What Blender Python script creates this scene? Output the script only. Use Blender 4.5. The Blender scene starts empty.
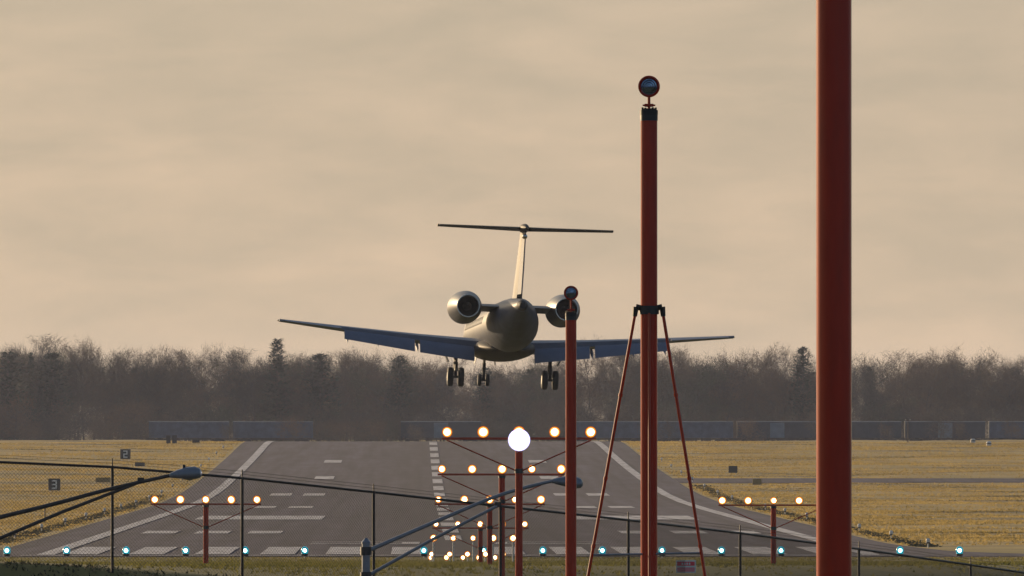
import bpy, math, random
import numpy as np
from mathutils import Vector, Matrix

R = math.radians
scn = bpy.context.scene
col = scn.collection

# ------------------------------------------------------------------ camera
F = 14222.0            # focal length in pixels (500 mm on 36 mm, 1024 px)
VPX, HZY = 416.2, 430.0
CZ = 6.5               # camera height above the runway threshold
cam_d = bpy.data.cameras.new('camera')
cam = bpy.data.objects.new('camera', cam_d)
col.objects.link(cam)
cam_d.sensor_width = 36.0
cam_d.lens = F * 36.0 / 1024.0
cam_d.clip_start = 1.0
cam_d.clip_end = 30000.0
cam.location = (0, 0, CZ)
cam.rotation_euler = (R(90) + math.atan((HZY - 288) / F), 0, -math.atan((512 - VPX) / F))
scn.camera = cam

# ------------------------------------------------------------------ world, sun, exposure
SUN_AZ, SUN_EL = 37.0, 9.5          # degrees left of the view, degrees up
world = bpy.data.worlds.new('World')
scn.world = world
world.use_nodes = True
nt = world.node_tree
nt.nodes.clear()
N = nt.nodes.new
out = N('ShaderNodeOutputWorld')
bg = N('ShaderNodeBackground')
sky = N('ShaderNodeTexSky')
sky.sky_type = 'NISHITA'
sky.sun_disc = False
sky.sun_elevation = R(SUN_EL)
sky.sun_rotation = R(-SUN_AZ)
sky.altitude = 200
sky.air_density = 1.0
sky.dust_density = 3.0
sky.ozone_density = 1.5
# thin layered cloud lying low all round the horizon, clear blue above
tc = N('ShaderNodeTexCoord')
sep = N('ShaderNodeSeparateXYZ')
nt.links.new(tc.outputs['Generated'], sep.inputs[0])
mp = N('ShaderNodeMapping')
mp.inputs['Scale'].default_value = (70, 70, 260)
mp.inputs['Rotation'].default_value = (0, R(-3), 0)
nt.links.new(tc.outputs['Generated'], mp.inputs[0])
nz = N('ShaderNodeTexNoise')
nz.inputs['Scale'].default_value = 1.0
nz.inputs['Detail'].default_value = 6
nz.inputs['Roughness'].default_value = 0.55
nz.inputs['Distortion'].default_value = 0.25
nt.links.new(mp.outputs[0], nz.inputs['Vector'])
crc = N('ShaderNodeValToRGB')
e = crc.color_ramp.elements
e[0].position = 0.36; e[0].color = (0.94, 0.945, 0.95, 1)
e[1].position = 0.74; e[1].color = (1.18, 1.12, 1.09, 1)
nt.links.new(nz.outputs['Fac'], crc.inputs[0])
elm = N('ShaderNodeMapRange'); elm.inputs['From Min'].default_value = -0.005; elm.inputs['From Max'].default_value = 0.05
nt.links.new(sep.outputs['Z'], elm.inputs['Value'])
elr = N('ShaderNodeValToRGB'); e = elr.color_ramp.elements
e[0].position = 0.0; e[0].color = (0.700, 0.540, 0.370, 1)
e[1].position = 0.75; e[1].color = (0.480, 0.420, 0.340, 1)
nt.links.new(elm.outputs[0], elr.inputs[0])
wsp = N('ShaderNodeMixRGB'); wsp.blend_type = 'MULTIPLY'; wsp.inputs['Fac'].default_value = 1.0
nt.links.new(elr.outputs[0], wsp.inputs['Color1']); nt.links.new(crc.outputs[0], wsp.inputs['Color2'])
cover = N('ShaderNodeMapRange')
cover.inputs['From Min'].default_value = 0.0
cover.inputs['From Max'].default_value = 0.22
cover.inputs['To Min'].default_value = 0.92
cover.inputs['To Max'].default_value = 0.0
cover.interpolation_type = 'SMOOTHSTEP'
nt.links.new(sep.outputs['Z'], cover.inputs['Value'])
SKY_STRENGTH = 0.14
# the band is warm and bright towards the sun, dim and blue away from it
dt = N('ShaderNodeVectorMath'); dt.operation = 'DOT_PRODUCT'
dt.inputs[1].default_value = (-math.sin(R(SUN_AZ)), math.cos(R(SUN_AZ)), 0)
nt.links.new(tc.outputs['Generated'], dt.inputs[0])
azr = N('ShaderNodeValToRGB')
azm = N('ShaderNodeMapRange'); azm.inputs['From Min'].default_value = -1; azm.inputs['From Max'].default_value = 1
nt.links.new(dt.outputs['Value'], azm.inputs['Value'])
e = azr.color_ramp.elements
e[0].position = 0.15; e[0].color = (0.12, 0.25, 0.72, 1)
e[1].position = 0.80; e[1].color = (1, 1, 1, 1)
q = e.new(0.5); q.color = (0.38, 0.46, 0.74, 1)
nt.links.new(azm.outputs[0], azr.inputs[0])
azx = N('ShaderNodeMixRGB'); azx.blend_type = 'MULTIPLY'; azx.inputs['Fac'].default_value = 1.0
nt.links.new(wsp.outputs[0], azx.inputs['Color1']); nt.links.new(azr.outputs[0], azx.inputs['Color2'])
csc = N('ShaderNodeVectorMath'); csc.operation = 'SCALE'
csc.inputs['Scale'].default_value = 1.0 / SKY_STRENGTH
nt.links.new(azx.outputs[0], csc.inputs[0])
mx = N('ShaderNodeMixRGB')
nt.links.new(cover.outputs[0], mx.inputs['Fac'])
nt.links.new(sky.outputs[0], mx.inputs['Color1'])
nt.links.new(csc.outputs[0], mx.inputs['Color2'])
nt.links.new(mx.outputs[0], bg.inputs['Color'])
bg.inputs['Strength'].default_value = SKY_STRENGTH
nt.links.new(bg.outputs[0], out.inputs['Surface'])

sd = bpy.data.lights.new('sun', 'SUN')
sd.energy = 5.0
sd.angle = R(0.5)
sd.color = (1.0, 0.72, 0.42)
sun = bpy.data.objects.new('sun', sd)
col.objects.link(sun)
_sv = Vector((-math.sin(R(SUN_AZ)) * math.cos(R(SUN_EL)), math.cos(R(SUN_AZ)) * math.cos(R(SUN_EL)), math.sin(R(SUN_EL))))
sun.rotation_euler = (-_sv).to_track_quat('-Z', 'Y').to_euler()
sun.location = (-300, 300, 300)

scn.render.engine = 'CYCLES'
vs = scn.view_settings
vs.view_transform = 'Standard'
vs.look = 'None'
vs.gamma = 1.0
vs.exposure = 0.0
vs.use_curve_mapping = False
scn.cycles.max_bounces = 6
scn.cycles.transparent_max_bounces = 8
scn.cycles.volume_bounces = 0

# ------------------------------------------------------------------ helpers
def pw(px, py, D):
    """world point seen at a pixel, at distance D along the runway axis"""
    return Vector(((px - VPX) * D / F, D, CZ - (py - HZY) * D / F))

class MB:
    def __init__(s):
        s.v = []; s.f = []
    def quad(s, *pts):
        n = len(s.v); s.v += [tuple(p) for p in pts]; s.f.append(tuple(range(n, n + len(pts))))
        return s
    def box(s, c, d, rot=None, bev=0.0):
        hx, hy, hz = d[0] / 2, d[1] / 2, d[2] / 2
        c = Vector(c)
        n = len(s.v)
        P = []
        if bev <= 0:
            P = [(x, y, z) for x in (-hx, hx) for y in (-hy, hy) for z in (-hz, hz)]
            Fc = [(0, 1, 3, 2), (4, 6, 7, 5), (0, 4, 5, 1), (2, 3, 7, 6), (0, 2, 6, 4), (1, 5, 7, 3)]
        else:
            b = min(bev, hx * .9, hy * .9, hz * .9)
            # octagonal prism-like bevel of the vertical edges and chamfered top/bottom
            ring = [(-hx + b, -hy), (hx - b, -hy), (hx, -hy + b), (hx, hy - b), (hx - b, hy), (-hx + b, hy), (-hx, hy - b), (-hx, -hy + b)]
            for (z, k) in ((-hz, 1), (-hz + b, 0), (hz - b, 0), (hz, 1)):
                for (x, y) in ring:
                    if k: P.append((x * (hx - b) / hx, y * (hy - b) / hy, z))
                    else: P.append((x, y, z))
            Fc = [tuple(range(7, -1, -1)), tuple(range(24, 32))]
            for L in range(3):
                for i in range(8):
                    j = (i + 1) % 8
                    Fc.append((L * 8 + i, L * 8 + j, L * 8 + 8 + j, L * 8 + 8 + i))
        for p in P:
            p = Vector(p)
            if rot is not None: p = rot @ p
            s.v.append(tuple(c + p))
        s.f += [tuple(n + i for i in q) for q in Fc]
        return s
    def tube(s, p, q, r0, r1=None, n=8, cap=True):
        r1 = r0 if r1 is None else r1
        p = Vector(p); q = Vector(q)
        d = (q - p).normalized()
        a = d.orthogonal().normalized(); b = d.cross(a)
        k = len(s.v)
        for (c, r) in ((p, r0), (q, r1)):
            for i in range(n):
                t = 2 * math.pi * i / n
                s.v.append(tuple(c + a * (r * math.cos(t)) + b * (r * math.sin(t))))
        for i in range(n):
            j = (i + 1) % n
            s.f.append((k + i, k + j, k + n + j, k + n + i))
        if cap:
            s.f.append(tuple(k + i for i in range(n - 1, -1, -1)))
            s.f.append(tuple(k + n + i for i in range(n)))
        return s
    def path(s, pts, rs, n=8):
        for i in range(len(pts) - 1):
            s.tube(pts[i], pts[i + 1], rs[i], rs[i + 1], n)
        return s
    def loft(s, rings, cap0=True, cap1=True):
        k = len(s.v); n = len(rings[0])
        for r in rings: s.v += [tuple(p) for p in r]
        for L in range(len(rings) - 1):
            for i in range(n):
                j = (i + 1) % n
                s.f.append((k + L * n + i, k + L * n + j, k + (L + 1) * n + j, k + (L + 1) * n + i))
        if cap0: s.f.append(tuple(k + i for i in range(n - 1, -1, -1)))
        if cap1: s.f.append(tuple(k + (len(rings) - 1) * n + i for i in range(n)))
        return s
    def lathe(s, prof, o=(0, 0, 0), axis='y', n=24, cap0=True, cap1=True):
        """prof: list of (position along axis, radius)"""
        o = Vector(o); rings = []
        for (t, r) in prof:
            ring = []
            for i in range(n):
                a = 2 * math.pi * i / n
                c, sn = r * math.cos(a), r * math.sin(a)
                if axis == 'y': p = (c, t, sn)
                elif axis == 'x': p = (t, c, sn)
                else: p = (c, sn, t)
                ring.append(tuple(o + Vector(p)))
            rings.append(ring)
        return s.loft(rings, cap0, cap1)
    def build(s, name, mat, parent=None, smooth=True, ang=35):
        me = bpy.data.meshes.new(name)
        me.from_pydata(s.v, [], s.f)
        return link(me, name, mat, parent, smooth, ang)

def link(me, name, mat, parent=None, smooth=True, ang=35):
    import bmesh
    bm = bmesh.new(); bm.from_mesh(me)
    bmesh.ops.recalc_face_normals(bm, faces=bm.faces)
    bm.to_mesh(me); bm.free()
    if smooth:
        me.shade_smooth()
        me.set_sharp_from_angle(angle=R(ang))
    if mat is not None: me.materials.append(mat)
    o = bpy.data.objects.new(name, me)
    col.objects.link(o)
    if parent is not None: o.parent = parent
    return o

def raw_mesh(name, V, T, mats, mi=None, parent=None):
    """big triangle soup from numpy arrays"""
    V = np.asarray(V, dtype=np.float32); T = np.asarray(T, dtype=np.int32)
    me = bpy.data.meshes.new(name)
    me.vertices.add(len(V)); me.vertices.foreach_set('co', V.ravel())
    me.loops.add(T.size); me.loops.foreach_set('vertex_index', T.ravel())
    me.polygons.add(len(T))
    me.polygons.foreach_set('loop_start', np.arange(0, T.size, 3, dtype=np.int32))
    me.polygons.foreach_set('loop_total', np.full(len(T), 3, dtype=np.int32))
    for m in mats: me.materials.append(m)
    if mi is not None: me.polygons.foreach_set('material_index', np.asarray(mi, dtype=np.int32))
    me.update(calc_edges=True)
    o = bpy.data.objects.new(name, me)
    col.objects.link(o)
    if parent is not None: o.parent = parent
    return o

def tag(o, label=None, cat=None, group=None, kind=None):
    if label: o['label'] = label
    if cat: o['category'] = cat
    if group: o['group'] = group
    if kind: o['kind'] = kind
    return o

def empty(name, loc=(0, 0, 0), rot=(0, 0, 0)):
    o = bpy.data.objects.new(name, None)
    o.empty_display_size = 0.2
    o.location = loc; o.rotation_euler = rot
    col.objects.link(o)
    return o

def copy_tree(o, parent=None):
    c = o.copy(); col.objects.link(c); c.parent = parent
    for ch in o.children: copy_tree(ch, c)
    return c

# ------------------------------------------------------------------ materials
def mat(name, base, rough=0.6, metal=0.0, spec=0.5, noise=0.0, nscale=5.0, bump=0.0, bscale=None,
        col2=None, coat=0.0, stretch=(1, 1, 1), alpha=None):
    m = bpy.data.materials.new(name)
    m.use_nodes = True
    t = m.node_tree; b = t.nodes['Principled BSDF']
    b.inputs['Base Color'].default_value = (*base, 1)
    b.inputs['Roughness'].default_value = rough
    b.inputs['Metallic'].default_value = metal
    b.inputs['Specular IOR Level'].default_value = spec
    if coat: b.inputs['Coat Weight'].default_value = coat; b.inputs['Coat Roughness'].default_value = 0.08
    if noise or bump or col2:
        c = t.nodes.new('ShaderNodeTexCoord'); mpn = t.nodes.new('ShaderNodeMapping')
        mpn.inputs['Scale'].default_value = stretch
        t.links.new(c.outputs['Object'], mpn.inputs[0])
        n = t.nodes.new('ShaderNodeTexNoise')
        n.inputs['Scale'].default_value = nscale; n.inputs['Detail'].default_value = 6; n.inputs['Roughness'].default_value = 0.62
        t.links.new(mpn.outputs[0], n.inputs['Vector'])
        r = t.nodes.new('ShaderNodeValToRGB')
        c2 = col2 if col2 else tuple(x * (1 - noise) for x in base)
        r.color_ramp.elements[0].color = (*c2, 1); r.color_ramp.elements[1].color = (*base, 1)
        r.color_ramp.elements[0].position = 0.35; r.color_ramp.elements[1].position = 0.65
        t.links.new(n.outputs['Fac'], r.inputs[0])
        t.links.new(r.outputs[0], b.inputs['Base Color'])
        if bump:
            bn = t.nodes.new('ShaderNodeBump'); bn.inputs['Strength'].default_value = bump
            n2 = n
            if bscale:
                n2 = t.nodes.new('ShaderNodeTexNoise'); n2.inputs['Scale'].default_value = bscale; n2.inputs['Detail'].default_value = 4
                t.links.new(mpn.outputs[0], n2.inputs['Vector'])
            t.links.new(n2.outputs['Fac'], bn.inputs['Height'])
            t.links.new(bn.outputs[0], b.inputs['Normal'])
    return m

def emis(name, c, strength):
    m = bpy.data.materials.new(name); m.use_nodes = True
    b = m.node_tree.nodes['Principled BSDF']
    b.inputs['Base Color'].default_value = (*[min(1, x) * .5 for x in c], 1)
    b.inputs['Emission Color'].default_value = (*c, 1)
    b.inputs['Emission Strength'].default_value = strength
    b.inputs['Roughness'].default_value = 0.2
    return m

def grass_mat(name, a, b_, c_, near=None, trans=0.0):
    """mixed dry and green turf in wide mown bands; greener towards the approach end"""
    m = bpy.data.materials.new(name); m.use_nodes = True
    t = m.node_tree; p = t.nodes['Principled BSDF']
    p.inputs['Roughness'].default_value = 0.9; p.inputs['Specular IOR Level'].default_value = 0.15
    g = t.nodes.new('ShaderNodeNewGeometry')
    def noise(scale, detail, st):
        mp_ = t.nodes.new('ShaderNodeMapping'); mp_.inputs['Scale'].default_value = st
        t.links.new(g.outputs['Position'], mp_.inputs[0])
        n = t.nodes.new('ShaderNodeTexNoise'); n.inputs['Scale'].default_value = scale; n.inputs['Detail'].default_value = detail
        n.inputs['Roughness'].default_value = 0.65
        t.links.new(mp_.outputs[0], n.inputs['Vector']); return n
    n1 = noise(1.0, 6, (0.10, 0.022, 0.1)); n2 = noise(1.0, 5, (0.035, 0.085, 1)); 
    r = t.nodes.new('ShaderNodeValToRGB'); e = r.color_ramp.elements
    e[0].position = 0.33; e[0].color = (*b_, 1); e[1].position = 0.66; e[1].color = (*a, 1)
    t.links.new(n1.outputs['Fac'], r.inputs[0])
    r2 = t.nodes.new('ShaderNodeMapRange'); r2.inputs['From Min'].default_value = 0.52; r2.inputs['From Max'].default_value = 0.66
    t.links.new(n2.outputs['Fac'], r2.inputs[0])
    mx_ = t.nodes.new('ShaderNodeMixRGB'); mx_.inputs['Color2'].default_value = (*c_, 1)
    t.links.new(r2.outputs[0], mx_.inputs['Fac']); t.links.new(r.outputs[0], mx_.inputs['Color1'])
    last = mx_
    if near:
        sp = t.nodes.new('ShaderNodeSeparateXYZ'); t.links.new(g.outputs['Position'], sp.inputs[0])
        r3 = t.nodes.new('ShaderNodeMapRange'); r3.inputs['From Min'].default_value = 700; r3.inputs['From Max'].default_value = 800
        r3.inputs['To Min'].default_value = 0.75; r3.inputs['To Max'].default_value = 0.0
        t.links.new(sp.outputs['Y'], r3.inputs[0])
        m3 = t.nodes.new('ShaderNodeMixRGB'); m3.inputs['Color2'].default_value = (*near, 1)
        t.links.new(r3.outputs[0], m3.inputs['Fac']); t.links.new(last.outputs[0], m3.inputs['Color1']); last = m3
    t.links.new(last.outputs[0], p.inputs['Base Color'])
    if trans:
        tl = t.nodes.new('ShaderNodeBsdfTranslucent'); ms = t.nodes.new('ShaderNodeMixShader'); ms.inputs[0].default_value = trans
        t.links.new(last.outputs[0], tl.inputs['Color'])
        t.links.new(p.outputs[0], ms.inputs[1]); t.links.new(tl.outputs[0], ms.inputs[2])
        t.links.new(ms.outputs[0], t.nodes['Material Output'].inputs['Surface'])
    return m

def asphalt_mat():
    m = bpy.data.materials.new('asphalt'); m.use_nodes = True
    t = m.node_tree; p = t.nodes['Principled BSDF']
    p.inputs['Roughness'].default_value = 0.92; p.inputs['Specular IOR Level'].default_value = 0.1
    g = t.nodes.new('ShaderNodeNewGeometry')
    def noise(scale, detail, st):
        mp_ = t.nodes.new('ShaderNodeMapping'); mp_.inputs['Scale'].default_value = st
        t.links.new(g.outputs['Position'], mp_.inputs[0])
        n = t.nodes.new('ShaderNodeTexNoise'); n.inputs['Scale'].default_value = scale; n.inputs['Detail'].default_value = detail
        t.links.new(mp_.outputs[0], n.inputs['Vector']); return n
    n1 = noise(1.0, 5, (0.8, 0.004, 1)); n2 = noise(1.0, 6, (0.5, 0.05, 1))
    r = t.nodes.new('ShaderNodeValToRGB'); e = r.color_ramp.elements
    e[0].position = 0.36; e[0].color = (0.028, 0.029, 0.056, 1); e[1].position = 0.64; e[1].color = (0.062, 0.060, 0.102, 1)
    t.links.new(n1.outputs['Fac'], r.inputs[0])
    r2 = t.nodes.new('ShaderNodeValToRGB'); e = r2.color_ramp.elements
    e[0].position = 0.35; e[0].color = (0.75, 0.75, 0.76, 1); e[1].position = 0.65; e[1].color = (1.12, 1.1, 1.1, 1)
    t.links.new(n2.outputs['Fac'], r2.inputs[0])
    mu = t.nodes.new('ShaderNodeMixRGB'); mu.blend_type = 'MULTIPLY'; mu.inputs['Fac'].default_value = 1
    t.links.new(r.outputs[0], mu.inputs['Color1']); t.links.new(r2.outputs[0], mu.inputs['Color2'])
    # tyre rubber laid down along the wheel tracks in the touchdown zone
    sp = t.nodes.new('ShaderNodeSeparateXYZ'); t.links.new(g.outputs['Position'], sp.inputs[0])
    a = t.nodes.new('ShaderNodeMath'); a.operation = 'SUBTRACT'; a.inputs[1].default_value = 2.19; t.links.new(sp.outputs['X'], a.inputs[0])
    b = t.nodes.new('ShaderNodeMath'); b.operation = 'ABSOLUTE'; t.links.new(a.outputs[0], b.inputs[0])
    mr = t.nodes.new('ShaderNodeMapRange'); mr.inputs['From Min'].default_value = 2; mr.inputs['From Max'].default_value = 9
    mr.inputs['To Min'].default_value = 0.45; mr.inputs['To Max'].default_value = 0
    t.links.new(b.outputs[0], mr.inputs[0])
    m3 = t.nodes.new('ShaderNodeMixRGB'); m3.inputs['Color2'].default_value = (0.026, 0.025, 0.040, 1)
    t.links.new(mr.outputs[0], m3.inputs['Fac']); t.links.new(mu.outputs[0], m3.inputs['Color1'])
    t.links.new(m3.outputs[0], p.inputs['Base Color'])
    return m

M = {}
M['grass'] = grass_mat('turf', (0.42, 0.298, 0.100), (0.28, 0.208, 0.07), (0.105, 0.084, 0.032), near=(0.066, 0.080, 0.020))
M['tuft'] = grass_mat('dry_grass_blades', (0.52, 0.38, 0.130), (0.36, 0.27, 0.09), (0.13, 0.105, 0.038), near=(0.095, 0.115, 0.026), trans=0.45)
M['unmown'] = mat('unmown_grass_blades', (0.075, 0.075, 0.028), 0.9, noise=0.5, nscale=0.5)
M['asphalt'] = asphalt_mat()
M['paint'] = mat('worn_white_runway_paint', (0.50, 0.49, 0.53), 0.8, noise=0.55, nscale=0.6, stretch=(2, .25, 1))
M['road'] = mat('road_asphalt', (0.055, 0.055, 0.055), 0.9, noise=0.3, nscale=1.0)
M['mast'] = mat('orange_red_gloss_paint', (0.44, 0.024, 0.003), 0.22, spec=0.42, col2=(0.33, 0.020, 0.003), nscale=4.0, stretch=(3, 3, .5))
M['mast2'] = mat('faded_orange_red_paint', (0.45, 0.055, 0.02), 0.45, noise=0.25, nscale=4.0)
M['black'] = mat('black_rubber', (0.012, 0.012, 0.013), 0.6)
M['dark'] = mat('dark_steel', (0.035, 0.035, 0.04), 0.5, 0.3, noise=0.3, nscale=6)
M['fence'] = mat('weathered_fence_steel', (0.022, 0.021, 0.021), 0.55, 0.4, noise=0.4, nscale=4)
M['wire'] = mat('chain_link_wire', (0.045, 0.043, 0.04), 0.6, 0.3)
M['steel'] = mat('galvanised_steel', (0.36, 0.36, 0.36), 0.4, 0.7, noise=0.25, nscale=8)
M['pipe'] = mat('white_painted_pipe', (0.62, 0.60, 0.57), 0.5)
M['lum'] = mat('grey_painted_aluminium', (0.20, 0.22, 0.27), 0.35, 0.2, noise=0.2, nscale=5)
M['glass_blue'] = mat('lens_glass', (0.30, 0.38, 0.55), 0.15, 0.8, noise=0.7, nscale=22)
M['jet'] = mat('shaded_aircraft_paint', (0.10, 0.11, 0.145), 0.5, spec=0.12, noise=0.25, nscale=1.5)  # white jet darkened here, shade of its rear put into the colour
M['jet_sunlit'] = mat('sunlit_fin_paint', (0.28, 0.27, 0.26), 0.5, spec=0.15, noise=0.12, nscale=1.5)  # lighter copy for the fin, its sunlight put into the colour
M['jet_grey'] = mat('grey_aircraft_paint', (0.17, 0.195, 0.27), 0.5, spec=0.2, noise=0.15, nscale=1.5)
M['jet_belly'] = mat('dark_belly_tail_paint', (0.045, 0.042, 0.04), 0.6, spec=0.15, noise=0.3, nscale=1.2)  # much darker paint on belly fairing, tailplane and tail fairing
M['nacelle'] = mat('polished_nacelle', (0.12, 0.125, 0.15), 0.42, 0.1, spec=0.15, noise=0.1, nscale=2)
M['metal'] = mat('bare_exhaust_metal', (0.55, 0.52, 0.48), 0.22, 1.0)
M['soot'] = mat('sooted_exhaust_duct', (0.02, 0.018, 0.016), 0.7)
M['tyre'] = mat('tyre_rubber', (0.02, 0.02, 0.022), 0.75)
M['win'] = mat('cabin_window_glass', (0.02, 0.025, 0.03), 0.1)
M['signblack'] = mat('black_sign_face', (0.035, 0.037, 0.035), 0.5)
M['signwhite'] = mat('white_sign_letter', (0.7, 0.7, 0.66), 0.5)
M['signred'] = mat('red_sign_print', (0.75, 0.03, 0.05), 0.5)
M['boxcar'] = mat('blue_grey_boxcar_paint', (0.07, 0.10, 0.165), 0.6, noise=0.35, nscale=0.8)
M['boxcar2'] = mat('dull_navy_boxcar_paint', (0.032, 0.042, 0.066), 0.6, noise=0.35, nscale=0.8)
M['boxcar3'] = mat('dull_brown_boxcar_paint', (0.06, 0.045, 0.042), 0.6, noise=0.35, nscale=0.8)
M['boxpanel'] = mat('pale_blue_boxcar_panel', (0.16, 0.21, 0.27), 0.6, noise=0.3, nscale=0.8)
M['bark'] = mat('grey_brown_bark', (0.13, 0.10, 0.08), 0.9, noise=0.4, nscale=1.0)
M['twig'] = mat('bare_twigs', (0.170, 0.106, 0.060), 0.9, noise=0.35, nscale=0.25)
M['twig_grey'] = mat('grey_bare_twigs', (0.105, 0.080, 0.060), 0.9, noise=0.35, nscale=0.25)
M['twig_red'] = mat('ruddy_bare_twigs', (0.215, 0.118, 0.062), 0.9, noise=0.35, nscale=0.25)
M['twig_olive'] = mat('budding_olive_twigs', (0.105, 0.10, 0.045), 0.9, noise=0.35, nscale=0.25)
M['needle'] = mat('evergreen_needles', (0.042, 0.058, 0.026), 0.85, noise=0.4, nscale=0.3)
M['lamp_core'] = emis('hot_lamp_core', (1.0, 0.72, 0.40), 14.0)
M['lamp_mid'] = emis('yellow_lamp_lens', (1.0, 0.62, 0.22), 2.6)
M['lamp_ring'] = emis('amber_halo_lens', (1.0, 0.30, 0.03), 0.9)  # orange halo round the hot core, put into the rim's emission
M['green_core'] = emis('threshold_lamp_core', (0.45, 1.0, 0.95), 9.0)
M['green_ring'] = emis('blue_green_halo_glass', (0.0, 0.28, 0.38), 0.8)  # blue-green halo of the lamp, put into the dome's emission
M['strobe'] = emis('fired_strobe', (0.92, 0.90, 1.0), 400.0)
M['strobe_ring'] = emis('strobe_halo_bowl', (0.62, 0.58, 1.0), 1.6)  # violet falloff round the flash, put into the bowl's emission

# ------------------------------------------------------------------ terrain
PROF = [(-7000, 4.6), (0, 4.6), (60, 4.5), (110, 4.3), (160, 3.6), (200, 2.4), (235, 0), (265, -3.7), (275, -4), (314, -4),
        (332, 3.1), (363, 3.0), (423, 2.48), (480, 1.98), (546, 1.40), (607, 0.76), (668, 0.18), (705, 0.0), (722, 0), (1150, 0), (1200, 0.03),
        (1260, 0.10), (1339, 0.36), (1415, 0.82), (1491, 1.45), (1567, 2.1), (1643, 2.82), (1720, 3.60), (1790, 4.38), (1830, 4.76), (1857, 4.92),
        (1885, 4.96), (1920, 4.93), (2000, 4.7), (2300, 3.9), (2450, 3.6), (7000, 3.6)]
PD = np.array([p[0] for p in PROF], float); PZ = np.array([p[1] for p in PROF], float)
FX = np.array([-60, -30, -13, -10, -7.05, -4.05, -1.0, 2.0, 5.13, 8.04, 11.3, 14.5, 17.5, 20.5, 40, 80], float)
FD = np.array([330, 330, 330, 330, 330, 331, 334, 338, 344, 353, 363, 372, 381, 390, 440, 480], float)
FT = np.array([5.95, 5.95, 5.88, 5.77, 5.64, 5.38, 5.04, 4.69, 4.32, 3.94, 3.46, 2.97, 2.5, 2.1, 1.6, 1.6], float)   # top rail height
FH = 2.35
CX = 2.19                                           # runway centreline

def smooth(t): t = np.clip(t, 0, 1); return t * t * (3 - 2 * t)
def zbase(X, D):
    X = np.asarray(X, float); D = np.asarray(D, float)
    z = np.interp(D, PD, PZ)
    fd = np.interp(X, FX, FD); fg = np.interp(X, FX, FT) - FH
    # ground at the fence, rising or falling to the general level behind it, and the bank down to the road in front
    zf = np.where(D >= fd, fg + (np.interp(np.maximum(D, 363), PD, PZ) - fg) * smooth((D - fd) / 45.0),
                  np.maximum(fg - (fd - D) * 0.42, -4.0))
    use = (D > 300) & (D < 560)
    z = np.where(use, zf, z)
    return z
_rng = np.random.default_rng(3)
def undul(X, D):
    a = np.abs(np.asarray(X) - CX)
    w = smooth((a - 30) / 12.0) * (np.asarray(D) > 760) * (np.asarray(D) < 2400)
    return w * (0.16 * np.sin(D * 0.031 + 0.05 * X) + 0.11 * np.sin(D * 0.083 - 0.11 * X + 1.3) + 0.07 * np.sin(D * 0.19 + 0.17 * X))
xs = np.concatenate([[-7000, -3000, -1200, -500, -300, -200, -150, -120, -100, -80], np.arange(-70, -14, 4), np.arange(-14, 22, 2), np.arange(22, 74, 4), [80, 90, 100, 120, 150, 200, 300, 500, 1200, 3000, 7000]]).astype(float)
ds = np.concatenate([[-7000, -2500, -800, -200, -50, 0], np.arange(30, 260, 15), np.arange(262, 300, 6), np.arange(300, 470, 3), np.arange(470, 700, 10), np.arange(700, 2000, 10), np.arange(2000, 2500, 50), [2600, 2800, 3200, 4000, 5500, 7000]]).astype(float)
XX, DD = np.meshgrid(xs, ds)
ZZ = zbase(XX, DD) + undul(XX, DD)
def zg(x, d):
    """height of the ground sheet: bilinear on its own grid"""
    x = np.asarray(x, float); d = np.asarray(d, float)
    i = np.clip(np.searchsorted(xs, x) - 1, 0, len(xs) - 2); j = np.clip(np.searchsorted(ds, d) - 1, 0, len(ds) - 2)
    u = (x - xs[i]) / (xs[i + 1] - xs[i]); v = (d - ds[j]) / (ds[j + 1] - ds[j])
    return (ZZ[j, i] * (1 - u) + ZZ[j, i + 1] * u) * (1 - v) + (ZZ[j + 1, i] * (1 - u) + ZZ[j + 1, i + 1] * u) * v
nv, nx = XX.shape
mb = MB()
mb.v = [tuple(p) for p in np.stack([XX.ravel(), DD.ravel(), ZZ.ravel()], 1)]
mb.f = [(r * nx + c, r * nx + c + 1, (r + 1) * nx + c + 1, (r + 1) * nx + c) for r in range(nv - 1) for c in range(nx - 1)]
ground = mb.build('ground', M['grass'], ang=180)
tag(ground, 'rolling airfield ground of golden dry grass', 'ground', kind='structure')

def strip_pts(X0, X1, D0, D1, lift, X0b=None, X1b=None):
    """sheet following the ground; optional far-end edges"""
    dd = sorted(set([D0, D1] + [float(t) for t in ds if D0 < t < D1]))
    m = MB()
    for d in dd:
        t = (d - D0) / (D1 - D0)
        a = X0 + ((X0b if X0b is not None else X0) - X0) * t
        b = X1 + ((X1b if X1b is not None else X1) - X1) * t
        m.v += [(a, d, float(zg(CX, d)) + lift), (b, d, float(zg(CX, d)) + lift)]
    m.f = [(2 * i, 2 * i + 1, 2 * i + 3, 2 * i + 2) for i in range(len(dd) - 1)]
    return m
# runway slab, with flared fillets at the threshold end where the taxiway leaves to the right
rw = strip_pts(CX - 24.6, CX + 24.6, 727, 2000, 0.03)
for (d0, d1, a, b) in ((727, 740, 75, 31), (740, 770, 31, 26), (770, 830, 26, 24.6)):
    for i in range(6):
        t0, t1 = i / 6, (i + 1) / 6
        f = lambda t: a + (b - a) * (1 - (1 - t) ** 2)
        z0 = 0.03 + float(zg(CX, d0 + (d1 - d0) * t0)); z1 = 0.03 + float(zg(CX, d0 + (d1 - d0) * t1))
        rw.quad((CX + 24.6, d0 + (d1 - d0) * t0, z0), (CX + f(t0), d0 + (d1 - d0) * t0, z0), (CX + f(t1), d0 + (d1 - d0) * t1, z1), (CX + 24.6, d0 + (d1 - d0) * t1, z1))
runway = rw.build('runway', M['asphalt'], ang=180)
tag(runway, 'long grey asphalt runway rising to a crest', 'runway', kind='structure')
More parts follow.
